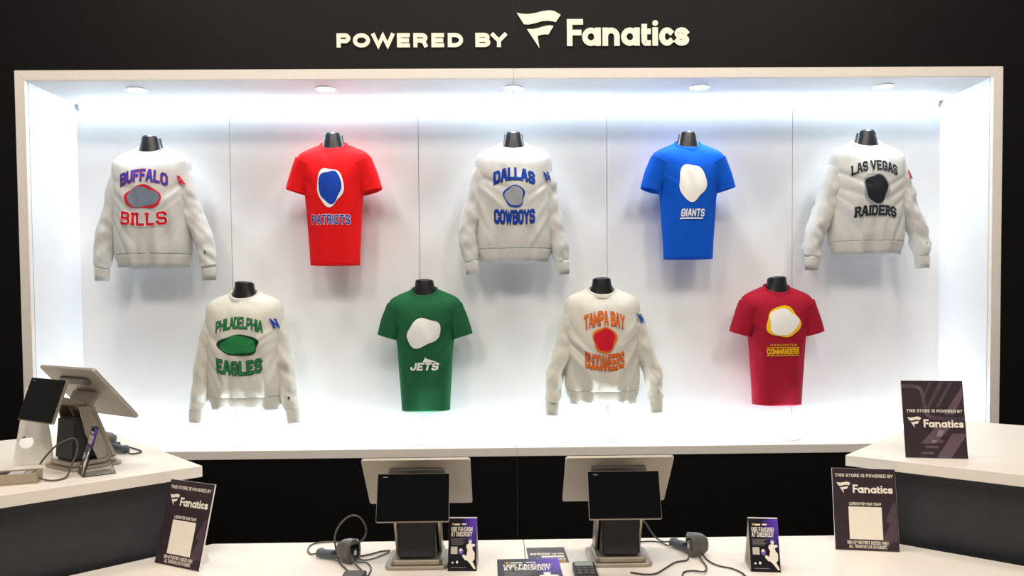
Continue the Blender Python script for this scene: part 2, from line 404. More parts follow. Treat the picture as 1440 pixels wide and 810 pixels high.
for x, nm in zip((-1.642, -0.548, 0.549, 1.646), LOWN):
    lamp(x, ZB, -1, 'round floor spotlight below the '+nm, 'round spotlights in the niche floor', PB)

# lettering on the fascia
sign = tag(empty('wall_sign_lettering', (0, 0, 3.174)), 'raised cream lettering and flag emblem on the black wall above the niche', 'sign')
fz = lambda a, b: (a, -0.009, b-3.174)
for ch, a, b in POWERED: polys_obj('letter', sans(ch, a, b, 3.182, 3.261, 0.0225), fz, LETTER, sign, (0, 0.0088, 0))
for ch, a, b, c, d in BRAND: polys_obj('letter', sans(ch, a, b, c, d, 0.031), fz, LETTER, sign, (0, 0.0088, 0))
for p in FLAG: polys_obj('flag_emblem', [p], fz, LETTER, sign, (0, 0.0088, 0))

# ---------------------------------------------------------------- counters
ZM, ZS = 0.90, 1.185
LU, RU = Vector((-.751, -.659)), Vector((.770, -.638))
LE, RE = Vector((-.690, .724)), Vector((.700, .714))
def wing(corner, U, En, depth, label):
    c = Vector(corner); t = tag(empty('raised_counter', (c.x, c.y, 0)), label, 'counter')
    Ls = 1.7
    def quad(o, u0, u1, e0, e1): return [tuple(o+U*a+En*b) for a, b in ((u0, e0), (u1, e0), (u1, e1), (u0, e1))]
    O = Vector((0, 0))
    bm = prism_bm(quad(O, 0, Ls, 0, depth), ZS-0.038, ZS, 0.0012)
    o = bm_obj('worktop', bm, LAMI, t)
    bm_obj('front_panel', prism_bm(quad(O, 0.03, Ls-0.03, 0.055, 0.08), 0, ZS-0.0385), SLATE, t)
    bm_obj('end_panel', prism_bm(quad(O, 0.03, 0.055, 0.0805, depth-0.06), 0, ZS-0.0385), SLATE, t)
    bm_obj('end_panel', prism_bm(quad(O, Ls-0.055, Ls-0.03, 0.0805, depth-0.06), 0, ZS-0.0385), SLATE, t)
    bm_obj('inner_shelf', prism_bm(quad(O, 0.0555, Ls-0.0555, 0.0805, depth-0.1), 0.62, 0.64), LAMI, t)
    return t
wing((-1.112, -1.687), LU, LE, 1.10, 'raised white-topped counter wing carrying a checkout terminal')
wing((1.129, -1.637), RU, RE, 1.12, 'raised white-topped counter wing carrying one upright dark sign')
ct = tag(empty('low_counter', (0, -2.05, 0)), 'low white counter between the two raised wings', 'counter')
def lc(poly): return [(x, y+2.05) for x, y in poly]
bm_obj('worktop', prism_bm(lc([(-1.10, -1.64), (-.0135, -1.64), (-.0135, -2.5), (-2.06, -2.5)]), ZM-0.04, ZM, 0.001), LAMI, ct)
bm_obj('worktop', prism_bm(lc([(-.0115, -1.64), (1.145, -1.64), (2.165, -2.5), (-.0115, -2.5)]), ZM-0.04, ZM, 0.001), LAMI, ct)
bm_obj('base_panel', prism_bm(lc([(-1.99, -2.44), (2.09, -2.44), (2.12, -2.465), (-2.02, -2.465)]), 0, ZM-0.0405), SLATE, ct)
bm_obj('base_panel', prism_bm(lc([(-.9, -1.72), (.94, -1.72), (.94, -1.745), (-.9, -1.745)]), 0, ZM-0.0405), SLATE, ct)

# ---------------------------------------------------------------- garments
def interp(tab, z):
    """smooth (Catmull-Rom) lookup in a table of (z, ...) rows running downwards"""
    n = len(tab)
    if z >= tab[0][0]: return tab[0][1:]
    if z <= tab[-1][0]: return tab[-1][1:]
    i = next(k for k in range(n-1) if z >= tab[k+1][0])
    p0, p1, p2, p3 = tab[max(0, i-1)], tab[i], tab[i+1], tab[min(n-1, i+2)]
    h = p2[0]-p1[0]; t = (z-p1[0])/h; out = []
    for k in range(1, len(p1)):
        m1 = (p2[k]-p0[k])/(p2[0]-p0[0])*h; m2 = (p3[k]-p1[k])/(p3[0]-p1[0])*h
        out.append((2*t**3-3*t*t+1)*p1[k]+(t**3-2*t*t+t)*m1+(-2*t**3+3*t*t)*p2[k]+(t**3-t*t)*m2)
    return tuple(out)
TEE = [(-.052, .080, .064, .058), (-.066, .116, .068, .066), (-.085, .164, .073, .074), (-.108, .203, .081, .082), (-.14, .222, .091, .090), (-.18, .220, .101, .095),
       (-.25, .198, .114, .098), (-.33, .178, .121, .094), (-.42, .168, .120, .088), (-.55, .160, .115, .082), (-.67, .152, .112, .078), (-.78, .147, .110, .075)]
SWT = [(-.056, .086, .068, .060), (-.072, .125, .072, .068), (-.092, .178, .078, .076), (-.116, .212, .087, .086), (-.15, .229, .099, .094), (-.20, .233, .111, .100),
       (-.28, .231, .124, .104), (-.36, .228, .131, .106), (-.46, .226, .134, .104), (-.56, .228, .134, .102), (-.64, .229, .132, .100), (-.69, .224, .124, .094)]
PW = 2.3
def blendf(z): return max(0.0, min(1.0, (z+.20)/(.20-.056)))**1.4
class Body:
    def __init__(s, tab, amp, seed, sweat, hem):
        s.tab, s.amp, s.seed, s.sweat = tab, amp, seed, sweat
        s.z1 = hem; rr = random.Random(int(seed*10)); s.folds = []
        for sg in (-1, 1):
            for k in range(5 if sweat else 4):
                xa = sg*(.215 if sweat else .165)
                s.folds.append((xa, -.26-.055*k+rr.uniform(-.02, .02), sg*rr.uniform(.02, .13), -.36-.10*k+rr.uniform(-.05, .05), rr.choice((-1, 1, 1))*rr.uniform(.5, 1.0)*(.019 if sweat else .012), rr.uniform(.010, .022)))
        s.tab = [(z if z > -.2 else -.2+(z+.2)*((hem+.2)/(tab[-1][0]+.2)), a, b, c) for z, a, b, c in tab]
    def disp(s, x, z):
        a = s.amp
        d = noise.noise(Vector((x*7+s.seed*3.1, z*2.2, s.seed)))*a + noise.noise(Vector((x*16-s.seed, z*9+x*6, s.seed+7)))*a*.45
        if s.sweat and z < -.40:
            d += min(1, (-.40-z)/.18)*(noise.noise(Vector((x*20+s.seed, z*4, 3.3)))*a*1.1 + abs(noise.noise(Vector((x*13-s.seed, z*3, 9.3))))*a*1.2)
        if not s.sweat and z < -.35:
            d += min(1, (-.35-z)/.2)*math.sin(x*42+s.seed*2+z*5)*a*.25
        for x0, z0, x1, z1, am, wd in s.folds:      # soft creases running from the armpits
            dx, dz = x1-x0, z1-z0; t = max(0, min(1, ((x-x0)*dx+(z-z0)*dz)/(dx*dx+dz*dz)))
            e = math.hypot(x-x0-dx*t, z-z0-dz*t)/wd
            if e < 3: d += am*math.exp(-e*e)*(1-t)**.6
        return d
    def front(s, x, z):
        w_, df, db = interp(s.tab, z); q = min(.999, abs(x)/w_)
        return -df*(1-q**PW)**(1/PW) + s.disp(x, z)*(1-q**4)
    def mesh(s, nz=96, n=128):
        V, F = [], []; z0 = s.tab[0][0]
        zs = [z0+(s.z1-z0)*(i/nz)**1.15 for i in range(nz+1)]
        for z in zs:
            w_, df, db = interp(s.tab, z); bl = blendf(z)
            for k in range(n):
                a, b = sup(2*PI*k/n, PW); x = w_*a; f = b < 0
                y = (df if f else db)*b + s.disp(x, z if f else z+3)*(1-abs(a)**4)
                V.append((x, y, z + (0.046*b if f else 0.016*b)*bl))
        # folded hem: two inner rings
        for dz, sc in ((0.0, .975), (.05, .955)):
            w_, df, db = interp(s.tab, s.z1)
            for k in range(n):
                a, b = sup(2*PI*k/n, PW); x = w_*a; f = b < 0
                y = (df if f else db)*b + s.disp(x, s.z1 if f else s.z1+3)*(1-abs(a)**4)
                V.append((x*sc, y*sc, s.z1+dz))
        m = nz+3
        for i in range(m-1):
            for k in range(n): F.append((i*n+k, (i+1)*n+k, (i+1)*n+(k+1) % n, i*n+(k+1) % n))
        return V, F
def collar_mesh(tab, rise, n=64):
    z0, w_, df, db = tab[0]; bl = blendf(z0); rings = []
    prof = [(1.05, -.012, .0), (1.02, .004, .004), (.96, .010, .006), (.90, .008, .005), (.86, -.004, .0), (.88, -.02, -.004)]
    V, F = [], []
    for sc, dz, out in prof:
        for k in range(n):
            a, b = sup(2*PI*k/n, PW); f = b < 0
            V.append((w_*a*sc, (df if f else db)*b*sc, z0+(0.046*b if f else 0.016*b)*bl*sc**.5+dz*rise))
    for i in range(len(prof)-1):
        for k in range(n): F.append((i*n+k, i*n+(k+1) % n, (i+1)*n+(k+1) % n, (i+1)*n+k))
    return V, F
def sleeve_rings(st, yc, depth, seed, amp, k=9):
    P = crom([(c, z, r) for c, z, r in st], k); rings = []
    for i, p in enumerate(P):
        a, b = P[max(0, i-1)], P[min(len(P)-1, i+1)]
        t = Vector((b.x-a.x, 0, b.y-a.y)).normalized(); u = Vector((t.z, 0, -t.x))
        wob = 1+amp*noise.noise(Vector((p.y*14, seed, 0)))
        f = i/(len(P)-1)
        rings.append(((p.x, yc(f)+.004*noise.noise(Vector((p.y*11, seed, 5))), p.y), u, (0, 1, 0), p.z*wob, p.z*depth(f)*wob))
    return rings
def wrinkle(V, seed, a):
    out = []
    for v in V:
        v = Vector(v); d = noise.noise(Vector((v.x*20, v.y*20+seed, v.z*16)))*a + noise.noise(Vector((v.x*10, v.y*10-seed, v.z*26+v.x*24)))*a*.8
        d *= max(0.0, min(1.0, (-.17-v.z)/.12)); out.append(Vector((v.x+d*.6, v.y-d, v.z)))
    return out
class Sleeve:
    def __init__(s, st): s.P = crom([(c, z, r) for c, z, r in st], 5)
    def at(s, z):
        for a, b in zip(s.P, s.P[1:]):
            if a.y >= z >= b.y: t = (a.y-z)/(a.y-b.y+1e-9); return a.lerp(b, t)
        return s.P[-1]
def ellipse_polys(rx, rz, cx, cz, n=36, rings=6, rot=0.0, r0=0.0):
    out = []; c, s_ = math.cos(rot), math.sin(rot)
    def pt(r, k):
        th = 2*PI*(k % n)/n; q = r*(1+.07*math.sin(3*th+rx*90)+.05*math.cos(5*th+rz*70))
        a, b = rx*q*math.cos(th), rz*q*math.sin(th); return (cx+a*c-b*s_, cz+a*s_+b*c)
    for i in range(rings):
        ra, rb = r0+(1-r0)*i/rings, r0+(1-r0)*(i+1)/rings
        for k in range(n):
            p = [pt(ra, k), pt(rb, k), pt(rb, k+1), pt(ra, k+1)]
            out.append(p if ra > 0 else p[1:3]+[p[0]])
    return out
def torso(label, loc):
    t = tag(empty('mannequin_torso', loc), label, 'mannequin', 'black wall-hung torso forms')
    tab = [(0, .055, .050), (-.010, .056, .051), (-.028, .058, .053), (-.05, .065, .055), (-.075, .070, .057), (-.10, .10, .062), (-.13, .15, .072), (-.17, .178, .085), (-.24, .172, .095), (-.34, .150, .095), (-.45, .135, .088), (-.56, .125, .08)]
    rings = [((0, 0.004+(0.0 if z < -.08 else -.004), z), (1, 0, 0), (0, 1, -.22*max(0, 1+z/.07)), a, b) for z, a, b in tab]
    V, F = loft(rings, 40, 2.15); mesh_obj('torso_shell', V, F, MANN, t, True)
    V, F = loft([((0, 0, .0005), (1, 0, 0), (0, 1, -.22), .051, .047), ((0, 0, .003), (1, 0, 0), (0, 1, -.22), .048, .044)], 32, 2.15)
    mesh_obj('neck_cap', V, F, mat('grey_cap_plastic', (60, 62, 66), .35), t)
    box('wall_bracket', -.03, .03, .06, DEP-loc[1]-.0008, -.30, -.26, STEEL, t)
    return t
HEM_Y = 0.28
def rib(body, z0, z1, sc0, sc1, n=80):
    w_, df, db = interp(body.tab, body.z1); V, F = [], []
    prof = [(z0+.012, sc0*.965), (z0, sc0), (z0*.7+z1*.3, sc0*1.012), (z0*.3+z1*.7, sc1*1.008), (z1, sc1), (z1, sc1*.965), (z1+.04, sc1*.95)]
    for z, sc in prof:
        for k in range(n):
            a, b = sup(2*PI*k/n, PW); x = w_*a; f = b < 0
            y = (df if f else db)*b + body.disp(x, body.z1 if f else body.z1+3)*(1-abs(a)**4)
            V.append((x*sc, y*sc, z+.004*noise.noise(Vector((x*6, body.seed, 0)))))
    for i in range(len(prof)-1):
        for k in range(n): F.append((i*n+k, (i+1)*n+k, (i+1)*n+(k+1) % n, i*n+(k+1) % n))
    return V, F
class Garment: pass
def garment(name, loc, label, cat, group, m, seed, sweat, hem, left, right, cuffs=None, ribm=None, amp=None):
    g_ = Garment(); t = tag(empty(name, loc), label, cat, group); g_.t = t; g_.loc = loc
    g_.body = Body(SWT if sweat else TEE, amp or (.017 if sweat else .0095), seed, sweat, hem)
    V, F = g_.body.mesh(); mesh_obj('body', V, F, m, t, True)
    V, F = collar_mesh(g_.body.tab, 1.0); mesh_obj('collar', V, F, ribm or m, t, True)
    g_.sl = []
    for st in (left, right):
        dep = (lambda f: .98-.02*f) if sweat else (lambda f: .95+.05*f)
        yc = (lambda f: .012-.038*f) if sweat else (lambda f: -.002)
        R_ = sleeve_rings(st, yc, dep, seed+st[0][0]*9, .10 if sweat else .03)
        c, u, v, ru, rv = R_[-1]; c = Vector(c); d = (Vector(R_[-1][0])-Vector(R_[-2][0])).normalized()
        if sweat: R_ += [(c+d*.012, u, v, ru*.86, rv*.86)]
        else: R_ += [(c, u, v, ru*.955, rv*.955), (c-d*.05, u, v, ru*.93, rv*.93)]
        V, F = loft(R_, 36, 2.1, True, sweat)
        if sweat: V = wrinkle(V, seed+st[0][0]*5, .013)
        mesh_obj('sleeve', V, F, m, t, True); g_.sl.append((Sleeve(st), yc))
    if sweat:
        V, F = rib(g_.body, hem+.010, hem-.078, .99, .925); mesh_obj('hem_band', V, F, ribm, t, True)
        for (st, (cx, cz)) in zip((left, right), cuffs):
            a = Vector((st[-1][0], -.026, st[-1][1])); b = Vector((cx, -.03, cz)); d = (b-a).normalized(); u = Vector((d.z, 0, -d.x))
            V, F = loft([(a+d*.004, u, (0, 1, 0), .040, .036), (a+d*.02, u, (0, 1, 0), .044, .038), (a.lerp(b, .6), u, (0, 1, 0), .042, .036), (b, u, (0, 1, 0), .039, .034), (b, u, (0, 1, 0), .036, .031), (b-d*.03, u, (0, 1, 0), .034, .03)], 32, 2.1, True, True)
            mesh_obj('cuff', V, F, ribm, t, True)
    return g_
def printed(g_, text, zc, h, wid, fillm, outm=None, arch=0.0, serif=True, t=1.25, grow=1.0, slant=0.0, gap=.75, cx=0.0):
    """lettering printed on the chest; arch bends the row up in the middle, grow stretches the middle letters"""
    def fmap(off, ww):
        def f(a, b):
            x = cx+(a/ww-.5)*wid; u = 2*(a/ww-.5); k = 1-u*u
            z = zc+arch*(k-.5)+(b-.5)*h*(1+(grow-1)*k)
            return (x, g_.body.front(x, z)-off, z)
        return f
    ml = .010/h*(6+t)
    pl, ww = word(text, t, None, serif, gap, ml, slant)
    if outm:
        p2, _ = word(text, t, t*1.5, serif, gap, ml, slant); polys_obj('print_outline', p2, fmap(.0042, ww), outm, g_.t)
    polys_obj('print_lettering', pl, fmap(.0054, ww), fillm, g_.t)
def badge(g_, cz, rx, rz, m1, m2, rot=0.0, cx=0.0, inner=.86):
    f = lambda off: (lambda a, b: (a, g_.body.front(a, b)-off, b))
    polys_obj('print_oval_border', ellipse_polys(rx, rz, cx, cz, rot=rot), f(.0040), m2, g_.t)
    polys_obj('print_oval', ellipse_polys(rx*inner, rz*inner, cx, cz, rot=rot), f(.0050), m1, g_.t)
def bar(g_, x0, x1, z, h, m):
    n = 16; pl = [[(x0+(x1-x0)*i/n, z), (x0+(x1-x0)*(i+1)/n, z), (x0+(x1-x0)*(i+1)/n, z+h), (x0+(x1-x0)*i/n, z+h)] for i in range(n)]
    polys_obj('print_bar', pl, lambda a, b: (a, g_.body.front(a, b)-.0052, b), m, g_.t)
def patch(g_, side, text, z, h, m, name, dx=0.35, t=1.3):
    sl, yc = g_.sl[side]; p = sl.at(z); s = 1 if side else -1
    pl, ww = word(text, t, None, True, .5, 1.0); wid = h*ww*.8
    def f(a, b):
        zz = z+(b-.5)*h; q = sl.at(zz); fr = max(0, min(.93, dx+s*(a/ww-.5)*wid/q.z*s))
        return (q.x+s*q.z*fr, -q.z*math.sqrt(1-fr*fr)*1.0-.020, zz)
    polys_obj(name, pl, f, m, g_.t, (0, .006, 0))
HEATH = mat('grey_heather_fleece', (201, 202, 199), .92, var=.13, scale=260, bump=.35, bscale=700, spec=.1)
HEATHR = rib_mat('grey_heather_rib', (199, 198, 193))
OAT = mat('oatmeal_fleece', (212, 209, 197), .92, var=.10, scale=260, bump=.35, bscale=700, spec=.1)
OATR = rib_mat('oatmeal_rib', (209, 206, 194))
REDT = mat('red_cotton', (222, 26, 30), .88, var=.10, scale=300, bump=.25, bscale=900, spec=.12)
BLUET = mat('royal_blue_cotton', (14, 84, 196), .88, var=.14, scale=300, bump=.25, bscale=900, spec=.12)
GREENT = mat('green_heather_cotton', (34, 92, 58), .88, var=.30, scale=300, bump=.25, bscale=900, spec=.12)
MAROON = mat('maroon_heather_cotton', (158, 28, 48), .88, var=.24, scale=300, bump=.25, bscale=900, spec=.12)
def ink(n, rgb): return mat('print_'+n, rgb, .75, var=.06, scale=200, spec=.15)
I_BLUE, I_RED, I_WHITE, I_NAVY = ink('blue', (24, 66, 170)), ink('red', (205, 30, 48)), ink('white', (236, 236, 232)), ink('navy', (26, 34, 92))
I_GREY, I_BLACK, I_GREEN, I_DGRN = ink('grey_blue', (116, 128, 146)), ink('black', (36, 38, 42)), ink('green', (44, 128, 74)), ink('dark_green', (24, 62, 42))
I_ORG, I_YEL, I_SIL, I_BRN = ink('orange', (222, 112, 30)), ink('yellow', (240, 190, 30)), ink('silver', (150, 156, 162)), ink('crimson', (186, 34, 40))
def sleeves(ol, orr, r0=.088):
    """sleeve stations from the outer edge positions at three heights"""
    out = []
    for s, (o1, o2, o3, zc, cc) in ((-1, ol), (1, orr)):
        st = [(s*.132, -.180, .084), (s*(o1*.55+.232*.45-.074), -.29, .074), (s*(o1-.064), -.42, .064), (s*(o2-.058), -.57, .058), (s*(o3-.052), zc+.155, .053), (s*(cc+(o3-.052-cc)*.3), zc+.088, .046)]
        out.append((st, (s*cc, zc)))
    return out
NY = 0.28
sw = {}
def sweatshirt(key, loc, label, m, rm, seed, hem, ol, orr, group):
    (l, cl), (r, cr) = sleeves(ol, orr)
    sw[key] = garment('sweatshirt', loc, label, 'sweatshirt', group, m, seed, True, hem, l, r, (cl, cr), rm)
    return sw[key]
def tee(loc, label, m, seed, hem):
    l = [(-.150, -.170, .086), (-.185, -.235, .076), (-.212, -.30, .070), (-.224, -.338, .068)]
    r = [(.150, -.170, .086), (.185, -.235, .076), (.212, -.30, .070), (.224, -.338, .068)]
    return garment('t_shirt', loc, label, 't-shirt', 'T-shirts in the niche', m, seed, False, hem, l, r)
GS = 'sweatshirts in the niche'
PA, PBk, PC_, PD, PE_ = (-2.17, NY, 2.746), (-1.082, NY, 2.758), (0.001, NY, 2.756), (1.057, NY, 2.753), (2.145, NY, 2.757)
PF, PG, PH, PI_ = (-1.632, NY, 1.876), (-.546, NY, 1.880), (.530, NY, 1.881), (1.601, NY, 1.879)
for p, nm in zip((PA, PBk, PC_, PD, PE_, PF, PG, PH, PI_), TOPN+LOWN):
    torso('black plastic torso form wearing the '+nm, p)
a = sweatshirt('A', PA, 'light grey sweatshirt with blue arched lettering above red lettering', HEATH, HEATHR, 2.9, -.695, (.290, .335, .345, -.85, .300), (.290, .350, .375, -.85, .338), GS)
printed(a, 'BUFFALO', -.252, .070, .275, I_BLUE, I_RED, arch=.030, t=1.35)
printed(a, 'BILLS', -.490, .078, .270, I_RED, I_WHITE, arch=-.012, t=1.5)
badge(a, -.368, .108, .068, I_GREY, I_RED)
patch(a, 1, 'A', -.262, .050, I_RED, 'sleeve_patch'); patch(a, 1, 'C', -.685, .016, I_NAVY, 'cuff_emblem', .2)
b = tee(PBk, 'bright red short-sleeved T-shirt with white-edged blue print', REDT, 2.1, -.778)
badge(b, -.322, .078, .112, I_BLUE, I_WHITE)
printed(b, 'PATRIOTS', -.515, .055, .225, I_BLUE, I_WHITE, serif=False, t=1.3)
c = sweatshirt('C', PC_, 'light grey sweatshirt with two rows of blue outlined lettering', HEATH, HEATHR, 3.7, -.690, (.298, .338, .325, -.84, .252), (.272, .312, .325, -.845, .290), GS)
printed(c, 'DALLAS', -.268, .070, .242, I_BLUE, I_NAVY, arch=.026, t=1.4)
printed(c, 'COWBOYS', -.505, .078, .238, I_BLUE, I_NAVY, arch=-.010, t=1.3)
badge(c, -.386, .062, .066, I_SIL, I_BLUE)
patch(c, 1, 'N', -.262, .050, I_BLUE, 'sleeve_patch'); patch(c, 1, 'C', -.70, .016, I_NAVY, 'cuff_emblem', .2)
d = tee(PD, 'royal blue short-sleeved T-shirt with white print', BLUET, 4.4, -.752)
badge(d, -.305, .082, .110, I_WHITE, I_WHITE)
printed(d, 'GIANTS', -.485, .046, .140, I_WHITE, serif=False, t=1.5, slant=.14)
bar(d, -.075, .062, -.522, .008, I_WHITE)
e = sweatshirt('E', PE_, 'light grey sweatshirt with black arched lettering', HEATH, HEATHR, 5.2, -.662, (.302, .358, .380, -.83, .341), (.298, .357, .378, -.825, .337), GS)
printed(e, 'LAS VEGAS', -.232, .058, .275, I_BLACK, I_SIL, arch=.034, t=1.35)
printed(e, 'RAIDERS', -.490, .060, .250, I_BLACK, I_SIL, arch=.012, t=1.5)
badge(e, -.355, .078, .098, I_BLACK, I_SIL)
patch(e, 1, 'A', -.262, .050, I_RED, 'sleeve_patch', .8); patch(e, 1, 'C', -.68, .016, I_NAVY, 'cuff_emblem', .25)
f_ = sweatshirt('F', PF, 'oatmeal sweatshirt with green arched lettering', OAT, OATR, 6.6, -.680, (.293, .315, .325, -.835, .300), (.280, .305, .312, -.845, .292), GS)
printed(f_, 'PHILADELPHIA', -.250, .064, .280, I_GREEN, I_DGRN, arch=.028, t=1.1, gap=.5)
printed(f_, 'EAGLES', -.495, .080, .268, I_GREEN, I_DGRN, arch=-.020, t=1.4)
badge(f_, -.368, .125, .062, I_GREEN, I_DGRN)
patch(f_, 1, 'N', -.242, .056, I_BLUE, 'sleeve_patch', .5); patch(f_, 1, 'C', -.69, .016, I_NAVY, 'cuff_emblem', .25)
h_ = tee(PG, 'dark heather green short-sleeved T-shirt with white print', GREENT, 7.7, -.782)
badge(h_, -.310, .105, .080, I_WHITE, I_WHITE, rot=.5)
printed(h_, 'JETS', -.510, .046, .165, I_WHITE, serif=False, t=1.7, slant=.22)
polys_obj('print_streak', [[(-.005, -.485), (.08, -.484), (.015, -.462)], [(.015, -.462), (.012, -.452), (-.005, -.485)]], lambda x, z: (x, h_.body.front(x, z)-.0036, z), I_WHITE, h_.t)
k_ = sweatshirt('H', PH, 'oatmeal sweatshirt with orange and red arched lettering', OAT, OATR, 8.3, -.672, (.290, .344, .350, -.82, .312), (.308, .362, .368, -.81, .323), GS)
printed(k_, 'TAMPA BAY', -.248, .082, .240, I_ORG, I_BRN, arch=.030, t=1.15, serif=False)
printed(k_, 'BUCCANEERS', -.488, .090, .232, I_ORG, I_BRN, arch=-.022, t=1.15, serif=False, gap=.6)
badge(k_, -.362, .072, .078, I_RED, I_ORG)
patch(k_, 1, 'N', -.235, .056, I_BLUE, 'sleeve_patch', .8); patch(k_, 1, 'C', -.68, .016, I_NAVY, 'cuff_emblem', .25)
p_ = tee(PI_, 'maroon heather short-sleeved T-shirt with yellow and cream print', MAROON, 9.1, -.768)
badge(p_, -.265, .102, .094, I_WHITE, I_YEL)
printed(p_, 'WASHINGTON', -.402, .013, .160, I_YEL, serif=False, t=1.0, gap=2.2)
printed(p_, 'COMMANDERS', -.441, .034, .192, I_YEL, serif=False, t=1.5, gap=.4)
bar(p_, -.098, .098, -.419, .004, I_YEL); bar(p_, -.098, .098, -.467, .004, I_YEL)

# ---------------------------------------------------------------- checkout terminals
def panel_bm(cx, p0, p1, w_, th, r, x_off=0.0):
    """rounded panel of width w_ spanning p0 -> p1 in the local y-z plane"""
    a, b = Vector((p0[0], p0[1])), Vector((p1[0], p1[1])); Ln = (b-a).length; d = (b-a).normalized(); n = Vector((-d.y, d.x))
    bm = prism_bm(rrect(-w_/2, w_/2, 0, Ln, r), -th/2, th/2)
    for v in bm.verts:
        q = a+d*v.co.y+n*v.co.z; v.co = Vector((v.co.x+cx, q.x, q.y))
    bmesh.ops.recalc_face_normals(bm, faces=bm.faces); return bm
def yz_prism(pts, x0, x1, bevel=0.0, seg=2):
    bm = bmesh.new()
    a = [bm.verts.new((x0, y, z)) for y, z in pts]; b = [bm.verts.new((x1, y, z)) for y, z in pts]; n = len(pts)
    bm.faces.new(a); bm.faces.new(b[::-1])
    for i in range(n): bm.faces.new((a[i], b[i], b[(i+1) % n], a[(i+1) % n]))
    bmesh.ops.recalc_face_normals(bm, faces=bm.faces)
    if bevel: bmesh.ops.bevel(bm, geom=bm.edges[:], offset=bevel, segments=seg, affect='EDGES', clamp_overlap=True)
    return bm
def terminal(loc, rz, label):
    t = tag(empty('checkout_terminal', loc, rz), label, 'checkout terminal', 'two-screen checkout terminals')
    bm_obj('base_plate', prism_bm(rrect(-.099, .099, -.085, .088, .022), .0005, .012, .002), STEEL, t)
    bm_obj('base_step', prism_bm(rrect(-.081, .081, -.074, .080, .018), .0125, .028, .002), STEEL, t)
    bm_obj('printer_body', yz_prism([(-.066, .029), (.052, .029), (.010, .165), (-.052, .175)], -.060, .060, .008, 3), DPLAS, t)
    bm_obj('stand_spine', yz_prism([(.060, .0285), (.076, .0285), (.004, .212), (-.012, .212)], -.074, .074, .003), STEEL, t)
    for s in (-1, 1):
        x0, x1 = sorted((s*.066, s*.074))
        bm_obj('spine_flange', yz_prism([(.010, .0285), (.058, .0285), (-.013, .212), (-.045, .212), (-.030, .12)], x0, x1, .001), STEEL, t)
    bm_obj('neck_plate', yz_prism([(-.012, .2125), (.004, .2125), (.022, .248), (.010, .258)], -.072, .072, .002), STEEL, t)
    big = bm_obj('staff_display', panel_bm(0, (.100, .166), (-.050, .343), .343, .009, .008), STEELB, t)
    dz = Vector((-.150, .177)).normalized(); nn = Vector((dz.y, -dz.x))  # towards staff = -nn side check
    front = Vector((.177, .150)).normalized()
    c0 = Vector((.100, .166))+front*.0068; c1 = Vector((-.050, .343))+front*.0068
    bm_obj('screen_glass', panel_bm(0, c0+(c1-c0)*.02, c1-(c1-c0)*.02, .335, .0012, .006), SCREEN, big)
    s0 = Vector((.100, .166))+(Vector((-.050, .343))-Vector((.100, .166)))*.70-front*.009
    s1 = Vector((.100, .166))+(Vector((-.050, .343))-Vector((.100, .166)))*.82-front*.009
    bm_obj('hinge_bar', panel_bm(0, s0, s1, .178, .006, .012), GPLAS, big)
    sm = bm_obj('customer_display', panel_bm(0, (-.150, .170), (-.100, .307), .221, .010, .004), STEEL, t)
    fr = Vector((-.137, .050)).normalized()
    c0 = Vector((-.150, .170))+fr*.0058; c1 = Vector((-.100, .307))+fr*.0058
    bm_obj('screen_glass', panel_bm(0, c0+(c1-c0)*.025, c1-(c1-c0)*.006, .2185, .0012, .003), SCREEN, sm)
    e0 = c0+(c1-c0)*.92+fr*.0009; e1 = c0+(c1-c0)*.94+fr*.0009
    bm_obj('brand_mark', panel_bm(-.086, e0, e1, .014, .0004, .0008), INKG, sm)
    bm_obj('display_arm', yz_prism([(-.105, .225), (-.105, .255), (-.012, .226), (-.012, .2128)], -.045, .045, .002), STEEL, t)
    return t
terminal((-.358, -1.848, ZM), 0.0, 'two-screen checkout terminal on the low counter beside an upright card and a looped scanner cable')
terminal((.288, -1.848, ZM), 0.0, 'two-screen checkout terminal on the low counter beside the flat leaflets and card reader')
terminal((-1.535, -1.653, ZS), math.radians(-33), 'two-screen checkout terminal turned sideways on the raised counter')

